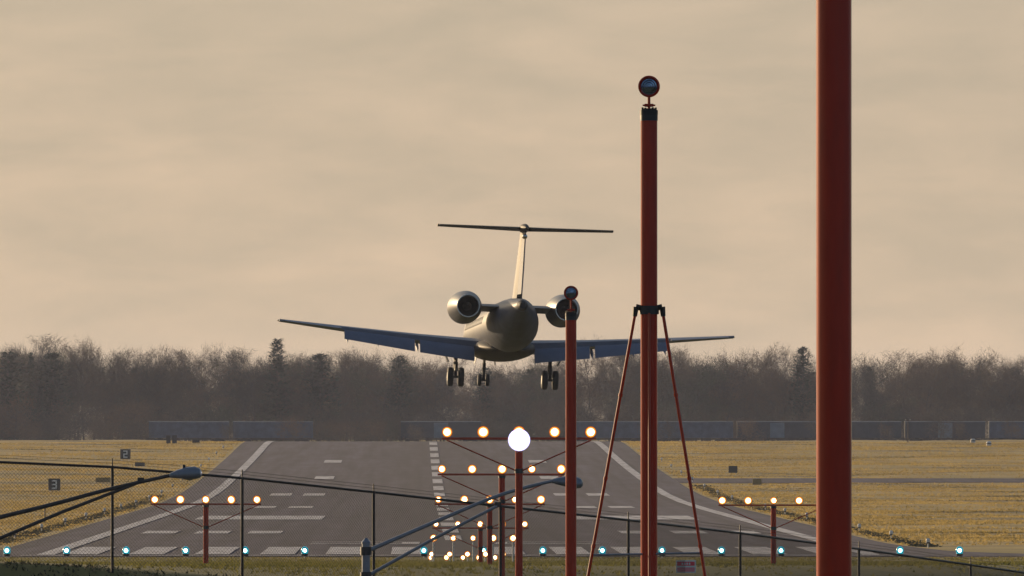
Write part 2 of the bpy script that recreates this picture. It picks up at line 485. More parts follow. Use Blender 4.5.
# crossing taxiway on the right
tw = MB()
for i in range(20):
    a, b = CX + 24.6 + i * 5, CX + 24.6 + (i + 1) * 5
    for k in range(4):
        d0, d1 = 1446 + k * 10, 1456 + k * 10
        zz = lambda x, d: max(float(zg(x, d)), float(zg(CX, d))) + 0.05
        tw.quad((a, d0, zz(a, d0)), (b, d0, zz(b, d0)), (b, d1, zz(b, d1)), (a, d1, zz(a, d1)))
taxi = tw.build('taxiway', M['asphalt'], ang=180)
tag(taxi, 'narrow grey taxiway crossing the grass on the right', 'taxiway', kind='structure')
# sunken road in front of the fence
rd = MB().quad((-400, 278, -3.97), (400, 278, -3.97), (400, 296, -3.97), (-400, 296, -3.97)).build('road', M['road'], smooth=False)
tag(rd, 'sunken road below the fence bank', 'road', kind='structure')

# painted markings: each a part of the runway
def mark(name, r0, r1, D0, D1, lift=0.06):
    return strip_pts(CX + r0, CX + r1, D0, D1, lift).build(name, M['paint'], runway, smooth=False)
mark('edge_stripe', -21.8, -20.9, 735, 1990)
mark('edge_stripe', 20.9, 21.8, 735, 1990)
mark('threshold_bar', -22.5, 22.5, 729.2, 731.6, 0.075)
for i in range(12):
    s = -1 if i < 6 else 1
    k = i % 6
    c = s * (2.6 + k * 3.4)
    mark('threshold_stripe', c - 0.9, c + 0.9, 738, 784)
for s in (-1, 1):                                        # runway number, read from here only as flat strokes
    for (a, b, d0, d1) in ((2.0, 8.2, 804, 807), (2.0, 3.0, 807.3, 816), (2.0, 8.2, 816.3, 819)):
        a_, b_ = (s * a, s * b) if s > 0 else (-b, -a)
        mark('number_stroke', a_, b_, d0, d1)
for s in (-1, 1):
    for k in range(3):
        c = s * (11.7 + k * 3.3); mark('touchdown_stripe', c - 1.05, c + 1.05, 886, 909)
    c = s * 13.6; mark('aiming_point_bar', c - 4.6, c + 4.6, 1024, 1069)
    for (d, ks) in ((1186, (0, 1)), (1339, (0, 1)), (1491, (0,)), (1643, (0,))):
        for k in ks:
            c = s * (11.8 + k * 3.1); mark('touchdown_stripe', c - 1.0, c + 1.0, d - 12, d + 12)
d = 832
while d < 1960:
    mark('centre_dash', -0.5, 0.5, d, d + 36.6); d += 61

# ------------------------------------------------------------------ grass blades (nobody could count them)
def tufts(name, x, d, h, w, m, seed, label, zoff=-0.02):
    g = np.random.default_rng(seed)
    n = len(x); z = zg(x, d) + zoff
    V = np.zeros((n, 2, 3, 3), np.float32)
    for k in range(2):
        a = g.uniform(0, math.pi, n); hw = w * g.uniform(.5, 1, n) / 2; hh = h * g.uniform(.5, 1.15, n)
        ox, oy = g.normal(0, .05, n), g.normal(0, .05, n)
        V[:, k, 0] = np.stack([x + ox - hw * np.cos(a), d + oy - hw * np.sin(a), z], 1)
        V[:, k, 1] = np.stack([x + ox + hw * np.cos(a), d + oy + hw * np.sin(a), z], 1)
        V[:, k, 2] = np.stack([x + ox + g.normal(0, .06, n), d + oy + g.normal(0, .06, n), z + hh], 1)
    o = raw_mesh(name, V.reshape(-1, 3), np.arange(n * 6).reshape(-1, 3), [m])
    tag(o, label, 'grass', kind='stuff')
    return o
g = np.random.default_rng(11)
def banded(x0, x1, d0, d1, n):
    x = g.uniform(x0, x1, n * 2); d = g.uniform(d0, d1, n * 2)
    p = 0.5 + 0.3 * np.sin(d * 0.09 + 0.6 * np.sin(x * 0.05)) + 0.35 * np.sin(d * 0.27 + x * 0.11) + 0.25 * np.sin(d * .041 + x * .3)
    k = g.uniform(0, 1, n * 2) < np.clip(p, .08, 1)
    return x[k][:n], d[k][:n]
xa, da = banded(-75, CX - 25, 800, 1885, 80000)
xb, db = banded(CX + 25, 105, 770, 1885, 150000)
kb = ~((db > 1442) & (db < 1490)) & ~((db < 800) & (xb < CX + 32))
xx_, dd_ = np.concatenate([xa, xb[kb]]), np.concatenate([da, db[kb]])
tufts('field_grass', xx_, dd_, 0.13, 0.26, M['tuft'], 5, 'golden dry grass on the fields beside the runway')
xc, dc = banded(-30, 50, 336, 724, 90000)
kc = dc > np.interp(xc, FX, FD) - 6
tufts('approach_grass', xc[kc], dc[kc], 0.10, 0.12, M['tuft'], 6, 'short olive grass between the fence and the runway end')
xl, dl = [], []
for s, d0, d1, n in ((-1, 800, 1330, 12000), (1, 790, 1430, 14000)):
    t = g.uniform(d0, d1, n); xl.append(CX + s * 26.3 + g.normal(0, .30, n)); dl.append(t)
tufts('unmown_grass', np.concatenate(xl), np.concatenate(dl), 0.10, 0.30, M['unmown'], 7, 'dark unmown grass along the rows of runway edge lights')
xf = g.uniform(-14, 16, 9000); df = np.interp(xf, FX, FD) + g.normal(-1.5, 2.0, 9000)
tufts('fence_grass', xf, df, 0.09, 0.08, M['unmown'], 8, 'dark rank grass along the foot of the fence')

# ------------------------------------------------------------------ approach lights
LRN = random.Random(9)
def lamp(parent, x, y, z, r=0.10, tilt=R(4), stem=0.14):
    """floodlamp facing the approach (towards -Y), standing on a short stem"""
    r *= LRN.uniform(.80, 1.04)
    h = MB(); rot = Matrix.Rotation(tilt + R(LRN.uniform(-5, 5)), 3, 'X') @ Matrix.Rotation(R(LRN.uniform(-22, 22)), 3, 'Z')
    def tr(m): m.v = [tuple(rot @ Vector(p) + Vector((x, y, z))) for p in m.v]; return m
    h.lathe([(-.02, r * 1.32), (-.02, r * 1.22), (.03, r * 1.2), (.10, r * .75), (.16, r * .4), (.19, r * .4)], n=16)
    tr(h); h.tube((x, y + .05, z - stem - .01), (x, y + .05, z - r * .8), .02, n=6)
    ho = h.build('lamp', M['mast2'], parent)
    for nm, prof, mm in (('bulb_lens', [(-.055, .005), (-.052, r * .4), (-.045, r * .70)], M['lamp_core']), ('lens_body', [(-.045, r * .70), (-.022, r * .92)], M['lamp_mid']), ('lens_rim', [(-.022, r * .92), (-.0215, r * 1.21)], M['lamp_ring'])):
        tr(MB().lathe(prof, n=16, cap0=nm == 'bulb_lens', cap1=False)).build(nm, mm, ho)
    return ho

def light_bar(cx, D, zl, n, zb, label, mr=0.08, xs_=None, hide=()):
    t = empty('approach_light_bar', (cx, D, zb))
    tag(t, label, 'approach light', 'approach light bars on red masts')
    zl -= zb
    zbar = zl - 0.14
    MB().lathe([(-0.25, mr), (zbar - .03, mr)], axis='z', n=20).build('mast', M['mast'], t)
    w = 0.762 * (n - 1) / 2 + 0.12
    MB().box((0, 0, zbar), (2 * w, .05, .05), bev=.008).build('crossbar', M['mast2'], t)
    for s in (-1, 1):
        MB().tube((s * (w - .1), -.04, zbar - .03), (s * mr * .9, -.04, zbar - .68), .016, n=6).build('brace', M['mast2'], t)
    MB().lathe([(zbar - .74, mr + .012), (zbar - .64, mr + .012)], axis='z', n=20).build('brace_clamp', M['dark'], t)
    MB().lathe([(zbar - .09, mr + .01), (zbar - .027, mr + .01)], axis='z', n=20).build('cap_collar', M['dark'], t)
    for i in range(n):
        lamp(t, (i - (n - 1) / 2) * 0.762, -.03, zl)
    return t
def zat(py, D): return CZ - (py - HZY) * D / F
barA = light_bar(CX, 303, zat(432, 303), 5, float(zg(CX, 303)), 'light bar behind the dazzling white flash, highest of the red crossbars')
light_bar(CX, 363.5, zat(469, 363.5), 5, float(zg(CX, 363.5)), 'second light bar down, just below the bar with the white flash')
light_bar(CX, 423.5, zat(499.5, 423.5), 5, float(zg(CX, 423.5)), 'middle light bar crossed by the right street lamp arm and fence rail')
light_bar(CX, 485, zat(524, 485), 5, float(zg(CX, 485)), 'lowest and smallest light bar on a red mast')
light_bar(CX - 8.45, 423.5, zat(499.5, 423.5), 5, float(zg(CX - 8.45, 423.5)), 'separate light bar on a short red mast left of the centre row')
light_bar(CX + 8.45, 423.5, zat(500.5, 423.5), 5, float(zg(CX + 8.45, 423.5)), 'separate light bar on a short red mast right of the centre row')
ORD5 = ['first', 'second', 'third', 'fourth', 'fifth']
for (D, py, row) in ((546, 538, 'row of five on thin white pipes'), (607, 554, 'farther of the two low rows by the grass'), (668, 557.5, 'lowest row just above the grass')):
    for i in range(5):
        x = CX + (i - 2) * 0.762; z0 = float(zg(x, D))
        t = empty('approach_lamp', (x, D, z0))
        tag(t, '%s lamp from the left in the %s' % (ORD5[i], row), 'approach light', 'approach lamps on stakes')
        zl = zat(py, D) - z0
        lamp(t, 0, -.03, zl, r=0.115, stem=0.1)
        MB().tube((0, .02, -.1), (0, .02, zl - .09), .032, n=8).build('stake', M['pipe'], t)

# the fired strobe on the highest bar
fz = zat(440, 303) - barA.location.z
fl = MB().lathe([(-.15, .222), (-.155, .222), (-.02, .17), (.05, .09), (.06, .05)], n=28, o=(0, -.1, fz)); fl.box((0, -.02, fz - .2), (.1, .1, .14))
fo = fl.build('strobe_housing', M['steel'], barA)
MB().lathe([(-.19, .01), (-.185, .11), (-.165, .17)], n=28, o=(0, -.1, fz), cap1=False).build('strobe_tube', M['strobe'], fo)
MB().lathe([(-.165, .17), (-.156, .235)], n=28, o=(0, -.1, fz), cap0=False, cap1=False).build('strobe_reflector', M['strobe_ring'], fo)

# tall flasher masts
def flasher_mast(D, ytop, mr, label, guy=False, px=None, ylamp=None, extra=0):
    x = CX if px is None else (px - VPX) * D / F
    z0 = float(zg(x, D)) - .2
    t = empty('flasher_mast', (x, D, z0))
    tag(t, label, 'mast', 'tall red flasher masts')
    zt = zat(ytop, D) - z0
    prof = [(0, mr), (zt * .5, mr), (zt - .04, mr)]
    MB().lathe(prof, axis='z', n=32).build('mast', M['mast'], t, ang=60)
    MB().lathe([(zt - .1, mr * 1.02), (zt - .1, mr * 1.04), (zt - .045, mr * 1.04), (zt - .045, mr)], axis='z', n=24).build('steel_band', M['dark'], t)
    MB().lathe([(zt - .045, mr * 1.06), (zt, mr * 1.06), (zt, mr * .8), (zt + .015, mr * .8)], axis='z', n=24).build('cap_collar', M['black'], t)
    cl = MB()
    for k in range(4):
        a = k * math.pi / 2 + .5
        cl.tube((mr * .9 * math.cos(a), mr * .9 * math.sin(a), zt - .01), (mr * .9 * math.cos(a), mr * .9 * math.sin(a), zt + .025), .012, n=6)
    cl.build('collar_bolt', M['black'], t)
    zl = zat(ylamp, D) - z0
    h = MB(); h.tube((0, 0, zt), (0, 0, zl - .08), .014, n=8); h.box((0, 0, zt + .045), (.09, .04, .03), bev=.006)
    h.tube((-.06, 0, zt + .045), (.06, 0, zt + .045), .008, n=6)
    h.lathe([(-.05, .103), (-.055, .09), (-.03, .076), (-.02, .076)], o=(0, 0, zl), n=28, cap0=False, cap1=False)
    h.lathe([(-.05, .103), (.02, .10), (.06, .06), (.075, .02), (.076, .004)], o=(0, 0, zl), n=28, cap0=False)
    ho = h.build('flasher_lamp', M['mast'], t)
    MB().lathe([(-.034, .004), (-.03, .04), (-.021, .077)], o=(0, 0, zl), n=28, cap1=False).build('lens', M['glass_blue'], ho)
    cg = MB()
    for k in range(3):
        cg.lathe([(-.040, .016 + k * .022), (-.040, .019 + k * .022), (-.030, .019 + k * .022)], o=(0, 0, zl), n=20, cap0=False, cap1=False)
    cg.build('lens_ring', M['dark'], ho)
    if guy:
        zc = zat(310, D) - z0
        MB().lathe([(zc - .04, mr * 1.02), (zc - .04, mr * 1.18), (zc + .04, mr * 1.18), (zc + .04, mr * 1.02)], axis='z', n=24).build('guy_clamp', M['dark'], t)
        for (a, foot) in ((-1, (588 - px) * D / F), (1, (705 - px) * D / F)):
            MB().path([(a * mr, -.02, zc + .02), (a * (mr + .045), -.02, zc + .03), (a * (mr + .055), -.02, zc - .06)], [.026, .028, .022], n=8).build('clamp_elbow', M['black'], t)
            p0 = Vector((a * (mr + .055), -.02, zc - .05)); p1 = Vector((foot, -.05, zat(576, D) - z0))
            dv = p1 - p0
            tt = (p0.z + .1) / -dv.z
            s_ = MB().tube(p0, p0 + dv * tt, .0155, n=10)
            for q in (.30, .62, .88): s_.tube(p0 + dv * q, p0 + dv * (q + .012), .021, n=10)
            s_.build('support_strut', M['mast'], t)
        MB().tube((0, -mr * 1.25, zc - .03), (0, -mr * 1.25 - .06, .05), .011, n=8).build('support_strut', M['mast2'], t)
        zb = zat(554, D) - z0
        MB().tube((-.53, -.04, zb - .01), (.50, -.04, zb + .01), .010, n=8).build('strut_tie', M['lum'], t)
    return t
flasher_mast(201, 313, 0.0775, 'thin red mast with round lamp just right of the airplane body', px=571, ylamp=293)
flasher_mast(134, 110, 0.0795, 'tall red mast with round lamp on top and slanting support struts', guy=True, px=649, ylamp=86.5)
flasher_mast(70, -420, 0.0875, 'thickest nearest red mast running out of the top of the picture', px=834, ylamp=-460)

# ------------------------------------------------------------------ threshold lights and runway edge lights
def small_light(name, loc, core, ring, r, h, label, cat, group):
    t = empty(name, loc)
    tag(t, label, cat, group)
    MB().tube((0, 0, -.05), (0, 0, h - r * 1.1), .035, n=8).build('stem', M['pipe'], t)
    b = MB().lathe([(h - r * 1.5, r * .75), (h - r * .9, r * .95), (h - r * .85, r * .95)], axis='z', n=14).build('base', M['dark'], t)
    prof = [(h - r * .85, r * .93)] + [(h + r * math.sin(a) * 1.1, r * math.cos(a)) for a in (-.6, -.3, 0, .35, .7, 1.05, 1.35)] + [(h + r * 1.1, r * .05)]
    d = MB().lathe(prof, axis='z', n=16)
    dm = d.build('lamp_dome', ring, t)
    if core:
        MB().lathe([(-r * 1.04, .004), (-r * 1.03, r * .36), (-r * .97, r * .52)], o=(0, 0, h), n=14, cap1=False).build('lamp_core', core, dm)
    return t
NUM = ['first', 'second', 'third', 'fourth', 'fifth', 'sixth', 'seventh', 'eighth', 'ninth', 'tenth', 'eleventh', 'twelfth', 'thirteenth', 'fourteenth', 'fifteenth', 'sixteenth', 'seventeenth', 'eighteenth', 'nineteenth', 'twentieth']
for i in range(17):
    x = CX - 23.08 + 3.04 * i
    small_light('threshold_light', (x, 726.3, float(zg(x, 726.3))), M['green_core'], M['green_ring'], 0.195, 0.35,
                '%s glowing blue-green light from the left in the row along the runway end' % NUM[i], 'runway light', 'blue-green lights across the runway end')
for s, side in ((-1, 'left'), (1, 'right')):
    for k in range(17):
        D = 786 + 61 * k
        x = CX + s * 26.1
        small_light('edge_light', (x, D, float(zg(x, D))), None, M['pipe'], 0.115, 0.40,
                    '%s nearest small white unlit light along the %s runway edge' % (NUM[k], side), 'runway light', 'unlit runway edge lights')

# ------------------------------------------------------------------ airfield signs and small things
FONT = {'2': [((0, 4), (2, 4)), ((2, 4), (2, 2)), ((2, 2), (0, 2)), ((0, 2), (0, 0)), ((0, 0), (2, 0))],
        '3': [((0, 4), (2, 4)), ((2, 4), (2, 0)), ((0, 2), (2, 2)), ((0, 0), (2, 0))]}
def dist_sign(px, pyb, D, w, h, digit, label):
    p = pw(px, pyb, D); z0 = float(zg(p.x, D))
    t = empty('distance_sign', (p.x, D, z0)); tag(t, label, 'sign')
    MB().box((0, 0, .18 + h / 2), (w, .22, h), bev=.02).build('sign_box', M['signblack'], t)
    for s in (-1, 1): MB().tube((s * w * .35, 0, -.1), (s * w * .35, 0, .2), .05, n=8).build('leg', M['steel'], t)
    if digit:
        u = h * .155; cx0, cz0 = -u, .18 + h / 2 - 2 * u
        m = MB()
        for (a, b) in FONT[digit]:
            ax, az, bx_, bz = cx0 + a[0] * u, cz0 + a[1] * u, cx0 + b[0] * u, cz0 + b[1] * u
            m.box(((ax + bx_) / 2, -.118, (az + bz) / 2), (abs(bx_ - ax) + .13, .012 + .001 * len(m.v) / 8, abs(bz - az) + .13))
        m.build('numeral', M['signwhite'], t, smooth=False)
    return t
dist_sign(54.5, 490, 1365, 1.15, 1.15, '3', 'black square sign with white numeral three, nearer of the numbered signs')
dist_sign(125.5, 459, 1660, 1.2, 1.15, '2', 'black square sign with white numeral two, farther of the numbered signs')
dist_sign(733, 476, 1525, 0.95, 0.75, None, 'blank dark back of a square sign in the right grass')
def low_board(px, D, w, h, m, label):
    x = (px - VPX) * D / F; z0 = float(zg(x, D))
    t = empty('taxiway_sign', (x, D, z0)); tag(t, label, 'sign')
    MB().box((0, 0, .1 + h / 2), (w, .2, h), bev=.03).build('sign_box', m, t)
    for s in (-1, 1): MB().tube((s * w * .35, 0, -.1), (s * w * .35, 0, .13), .04, n=8).build('leg', M['steel'], t)
M['ochre'] = mat('faded_ochre_sign', (0.30, 0.21, 0.07), 0.7, noise=.3, nscale=2)
low_board(140, 1595, 1.1, .42, M['signblack'], 'low dark board lying in the grass beside the left street lamp head')
low_board(104, 1450, 1.7, .5, M['ochre'], 'low ochre board in the left grass near the nearer numbered sign')
low_board(757, 1425, 0.9, .6, M['ochre'], 'low ochre board in the right grass below the dark sign')
def cabinet(px, D, w, h, label):
    x = (px - VPX) * D / F; z0 = float(zg(x, D))
    t = empty('utility_cabinet', (x, D, z0)); tag(t, label, 'cabinet', 'dark utility cabinets at the field edge')
    MB().box((0, 0, h / 2), (w, .5, h + .1), bev=.04).build('body', M['dark'], t)
    MB().box((0, 0, h + .08), (w + .08, .6, .06), bev=.015).build('lid', M['signblack'], t)
cabinet(168.5, 1835, .55, .95, 'left of two upright dark cabinets at the far field edge')
cabinet(174.5, 1835, .6, .95, 'right of two upright dark cabinets at the far field edge')
cabinet(196, 1838, .95, .45, 'low wide dark cabinet at the far field edge')
def marker(px, D, label):
    x = (px - VPX) * D / F; z0 = float(zg(x, D))
    t = empty('marker_drum', (x, D, z0)); tag(t, label, 'marker', 'white field markers')
    MB().lathe([(-.05, .28), (.12, .32), (.45, .32), (.58, .25), (.62, .05)], axis='z', n=16).build('drum', M['pipe'], t)
    MB().lathe([(.26, .327), (.40, .327)], axis='z', n=16).build('band', M['dark'], t)
marker(973, 1850, 'white drum marker at the far edge of the right field')
marker(989, 1800, 'white drum marker a little nearer in the right field')
x = (908 - VPX) * 1835 / F
t = empty('utility_pole', (x, 1835, float(zg(x, 1835)))); tag(t, 'thin wooden utility pole at the far edge of the right field', 'pole')
MB().tube((0, 0, -.2), (0, 0, 3.1), .075, .055, n=8).build('pole', M['bark'], t)
MB().box((0, 0, 2.85), (.7, .07, .08)).build('crossarm', M['bark'], t)
for s in (-1, 1): MB().tube((s * .28, 0, 2.88), (s * .28, 0, 3.02), .03, n=6).build('insulator', M['pipe'], t)

# ------------------------------------------------------------------ fence
fence = empty('chain_link_fence', (0, 0, 0))
tag(fence, 'dark chain-link fence with sloping top rail and barbed wire', 'fence')
FPX = [-13.1, -10.1, -7.05, -4.05, -1.0, 2.0, 5.13, 8.04, 11.3, 14.5, 17.5, 20.5]
FP = [(x, float(np.interp(x, FX, FD)), float(np.interp(x, FX, FT))) for x in FPX]
wire_bm = None
for i, (x, dd0, zt) in enumerate(FP):
    gz = float(zg(x, dd0))
    MB().tube((x, dd0, gz - .2), (x, dd0, zt + .03), .036, n=10).tube((x, dd0, zt + .02), (x, dd0 + .03, zt + .20), .016, n=6).build('post', M['fence'], fence)
for i in range(len(FP) - 1):
    a, b = Vector(FP[i]), Vector(FP[i + 1])
    MB().tube(a, b, .03, n=8).build('top_rail', M['fence'], fence)
    for k, h in enumerate((.09, .16)):
        MB().tube(a + Vector((0, .02, h)), b + Vector((0, .02, h)), .005, n=4).build('barbed_wire', M['fence'], fence)
    # diagonal wires of one panel, clipped to the panel and sheared with it
    L = (b - a).length; H = 2.28; m = MB(); pit = 0.085
    ax = (b - a) / L
    P = lambda u, v: a + ax * u + Vector((0, -.03, -v))
    for s in (0, 1):
        c = -H
        while c < L:
            u0, u1 = max(c, 0), min(c + H, L)
            if u1 - u0 > .05:
                v0, v1 = u0 - c, u1 - c
                if s: v0, v1 = H - v0, H - v1
                m.tube(P(u0, v0), P(u1, v1), .0032, n=3, cap=False)
            c += pit
    mo = m.build('chain_link_mesh', M['wire'], fence, smooth=False); mo['kind'] = 'stuff'
# notice on the fence
def fence_at(x): return Vector((x, float(np.interp(x, FX, FD)), float(np.interp(x, FX, FT))))
p = fence_at((685.5 - VPX) * 349 / F)
t = empty('warning_notice', (p.x, p.y - .07, zat(566.5, p.y))); tag(t, 'small red and white notice hanging on the fence', 'sign')
t.rotation_euler = (0, 0, R(12))
MB().box((0, 0, 0), (.50, .012, .31), bev=.004).build('plate', M['signwhite'], t)
MB().box((0, -.0075, .07), (.44, .004, .10)).build('red_band', M['signred'], t)
M['signpink'] = mat('faded_red_print', (0.75, 0.22, 0.24), 0.6)
MB().box((0, -.0075, -.075), (.44, .004, .11)).build('lower_print', M['signpink'], t)
m = MB()
for k in range(4): m.box((-.09 + k * .06, -.011, .07), (.035, .003, .05))
m.build('print_mark', M['signwhite'], t, smooth=False)

# ------------------------------------------------------------------ street lamps on the sunken road
def street_lamp(D, px_pole, up0, lo0, head0, head1, mid, lo1, label, tie=None, pole_top=None, arm='dark'):
    x = (px_pole - VPX) * D / F; z0 = float(zg(x, D))
    t = empty('street_lamp', (x, D, z0)); tag(t, label, 'street lamp', 'truss-arm street lamps')
    L = lambda q: pw(q[0], q[1], D) - Vector((x, D, z0))
    zt = L((px_pole, pole_top)).z
    MB().lathe([(-.2, .16), (.5, .14), (zt - .06, .088), (zt - .06, .10), (zt - .02, .10), (zt + .03, .055), (zt + .07, .02)], axis='z', n=16).build('pole', M['lum'], t)
    pts = [L(up0)] + [L(q) for q in mid] + [L(head0)]
    # smooth the arm
    C = []
    for i in range(len(pts) - 1):
        p0 = pts[max(i - 1, 0)]; p1 = pts[i]; p2 = pts[i + 1]; p3 = pts[min(i + 2, len(pts) - 1)]
        for k in range(5):
            u = k / 5
            C.append(.5 * ((2 * p1) + (p2 - p0) * u + (2 * p0 - 5 * p1 + 4 * p2 - p3) * u * u + (3 * p1 - p0 - 3 * p2 + p3) * u ** 3))
    C.append(pts[-1])
    MB().path(C, [.048 - .012 * i / len(C) for i in range(len(C))], n=10).build('upper_arm', M[arm], t)
    l0, l1 = L(lo0), L(lo1)
    lm = (l0 + l1) / 2 + Vector((0, 0, .03))
    MB().path([l0, lm, l1], [.04, .036, .034], n=10).build('lower_arm', M[arm], t)
    MB().box(l1 + Vector((.02, 0, .03)), (.14, .05, .12), bev=.01).build('arm_plate', M['dark'], t)
    for q in (up0, lo0): MB().lathe([(L(q).z - .09, .125), (L(q).z + .09, .125)], axis='z', n=16).build('arm_clamp', M['dark'], t)
    if tie:
        MB().tube(L(tie[0]), L(tie[1]), .013, n=6).build('tie_rod', M['dark'], t)
    a, b = L(head0), L(head1); ax = (b - a); ln = ax.length; ax.normalize(); up = Vector((-ax.z, 0, ax.x)); sd_ = Vector((0, 1, 0))
    rings = []
    for (u, w, hu, hd) in ((-.03, .03, .03, .03), (.03, .06, .055, .05), (.22, .10, .10, .07), (.5, .165, .15, .10), (.8, .17, .145, .115), (.94, .13, .10, .09), (1.0, .05, .03, .04)):
        ring = []
        for i in range(16):
            th = 2 * math.pi * i / 16
            s_, c_ = math.sin(th), math.cos(th)
            ring.append(a + ax * (u * ln) + sd_ * (w * c_) + up * ((hu if s_ > 0 else hd) * s_))
        rings.append(ring)
    hd_ = MB().loft(rings).build('lamp_head', M['lum'], t)
    MB().lathe([(0, .035), (.05, .035), (.07, .02)], o=a + ax * ln * .45 + up * .13, axis='z', n=10).build('photocell', M['dark'], hd_)
    M.setdefault('refr', mat('lamp_refractor', (.30, .30, .28), .15))
    MB().loft([[a + ax * (ln * (.62 + .22 * k * math.cos(th_))) + sd_ * (.14 * k * math.sin(th_)) - up * (.09 + .05 * (1 - k)) for th_ in [2 * math.pi * i / 14 for i in range(14)]] for k in (1, .85, .5, .1)]).build('refractor', M['refr'], hd_)
street_lamp(290, -17, (-16, 521), (-16, 545), (170, 475.5), (202, 473), [(50, 505), (110, 489)], (140, 482), 'left street lamp arm reaching in with a blue-grey head', tie=((45, 505.5), (45, 523)), pole_top=508)
street_lamp(312, 366, (367, 551), (367, 576), (552, 481), (583, 484), [(437, 521), (500, 495)], (497, 506), 'right street lamp on a grey pole, head behind the thin red mast', pole_top=541, arm='lum')

# ------------------------------------------------------------------ regional jet
D0 = 623.0
jp = pw(504.2, 328.5, D0)
jet = empty('regional_jet', jp)
jet.rotation_mode = 'YXZ'
jet.rotation_euler = (R(-1.0), R(2.1), R(3.05))
tag(jet, 'twin-engine T-tail jet landing with wheels and flaps down, seen from behind', 'airplane')
def ell(y, rx, rz, zc, n=32, xc=0):
    return [(xc + rx * math.cos(2 * math.pi * i / n), y, zc + rz * math.sin(2 * math.pi * i / n)) for i in range(n)]
ST = [(16.6, .03, -.36), (16.35, .22, -.34), (15.9, .42, -.30), (15.2, .64, -.24), (14.4, .83, -.16), (13.4, 1.0, -.08), (12.4, 1.09, -.03), (11.2, 1.14, 0), (4, 1.14, 0), (-4.5, 1.14, 0),
      (-6.2, 1.12, .02), (-7.6, 1.04, .09), (-9.0, .90, .20), (-10.3, .71, .35), (-11.4, .50, .50), (-12.2, .33, .61), (-12.7, .24, .67)]
fus = MB().loft([ell(y, r, r, zc) for (y, r, zc) in ST]).build('fuselage', M['jet'], jet, ang=60)
MB().lathe([(-13.05, .13), (-12.9, .20), (-12.68, .235)], o=(0, 0, .67), n=18).build('tail_cone', M['soot'], jet)
MB().loft([ell(y, rx, rz, zc, 28) for (y, rx, rz, zc) in ((5.6, .5, .1, -1.02), (4.9, 1.0, .3, -.98), (3.8, 1.26, .46, -.92), (2, 1.34, .5, -.9), (-1, 1.34, .5, -.9), (-2.4, 1.22, .42, -.92), (-3.6, .9, .25, -.97), (-4.3, .45, .08, -1.03))]).build('belly_fairing', M['jet_belly'], jet, ang=60)
wbm = MB().box((0, 0, 0), (.012, .24, .33), bev=.004)
w0 = None
for s in (-1, 1):
    for k in range(17):
        y = 10.4 - k * .79
        if w0 is None:
            w0 = wbm.build('cabin_window', M['win'], fus); w = w0
        else:
            w = w0.copy(); col.objects.link(w)
        w.location = (s * 1.105, y, .28); w.rotation_euler = (0, s * R(-14), 0); w.parent = fus
ws = MB()
for s in (-1, 1): ws.box((s * .36, 14.35, .38), (.55, .5, .03), rot=Matrix.Rotation(R(-38), 3, 'X') @ Matrix.Rotation(s * R(18), 3, 'Y'))
ws.build('windscreen', M['win'], fus, smooth=False)

def foil(c, th, n=10, t0=0.0, t1=1.0, camber=.02):
    """closed aerofoil loop (chordwise fraction, height) over a span of the chord"""
    def yt(x): return th / .2 * (.2969 * math.sqrt(max(x, 0)) - .126 * x - .3516 * x * x + .2843 * x ** 3 - .1015 * x ** 4)
    xs_ = [t0 + (t1 - t0) * (.5 - .5 * math.cos(math.pi * i / n)) for i in range(n + 1)]
    cl_ = lambda x: camber * 4 * x * (1 - x)
    up = [(x * c, (cl_(x) + yt(x)) * c) for x in xs_]
    lo = [(x * c, (cl_(x) - yt(x) - .001) * c) for x in reversed(xs_)]
    return up + lo
LE0, DIH = 2.95, math.tan(R(5.0))
def wing_le(x): return LE0 - (x - 1.1) * math.tan(R(25.2))
def wing_te(x): return (-1.35 - .0 * (x - 1.1)) if x < 3.7 else -1.35 - (x - 3.7) * (1.12 / 6.32)
def wing_z(x): return -.84 + (x - 1.1) * DIH
def wing_ring(s, x, t0, t1):
    c = wing_le(x) - wing_te(x)
    th = .15 - .055 * (x - 1.1) / 8.9
    return [(s * x, wing_le(x) - u, wing_z(x) + v + .0 * x) for (u, v) in foil(c, th, t0=t0, t1=t1)]
for s in (-1, 1):
    wing = MB().loft([wing_ring(s, x, 0, .76) for x in (.6, 1.1, 2.2, 3.7, 5.2, 7.1, 8.6, 9.6, 9.95)]).build('wing', M['jet_grey'], jet)
    MB().loft([wing_ring(s, x, .77, 1.0) for x in (7.22, 8.5, 9.7)]).build('aileron', M['jet_grey'], wing)
    for (x0, x1, ch0, ch1) in ((1.32, 3.72, .98, .86), (3.95, 7.08, .84, .62)):
        rings = []
        for (x, ch) in ((x0, ch0), ((x0 + x1) / 2, (ch0 + ch1) / 2), (x1, ch1)):
            c = wing_le(x) - wing_te(x); y0 = wing_le(x) - c * .79; z0 = wing_z(x) - .05
            a = R(40)
            rings.append([(s * x, y0 - u * math.cos(a) + v * -math.sin(a) * 1, z0 - u * math.sin(a) + v * math.cos(a)) for (u, v) in foil(ch, .15, camber=.04)])
        MB().loft(rings).build('flap', M['jet_grey'], wing)
    for x in (2.6, 3.83, 5.6, 6.95):                       # flap track fairings
        c = wing_le(x) - wing_te(x); y0 = wing_le(x) - c * .7; z0 = wing_z(x) - .16
        MB().loft([ell(y0 + .5 - k * .32, .07 * q, .10 * q, z0 - .06 - (.10 * max(0, k - 1)), 10, xc=s * x) for k, q in enumerate((.1, .8, 1, .9, .5, .1))]).build('flap_track', M['jet_grey'], wing)
    # winglet-less tip with its lamp
    MB().lathe([(-.12, .02), (0, .05), (.14, .02)], o=(s * 9.97, wing_le(9.95) - .3, wing_z(9.95) + .02), n=8).build('tip_light', M['win'], wing)
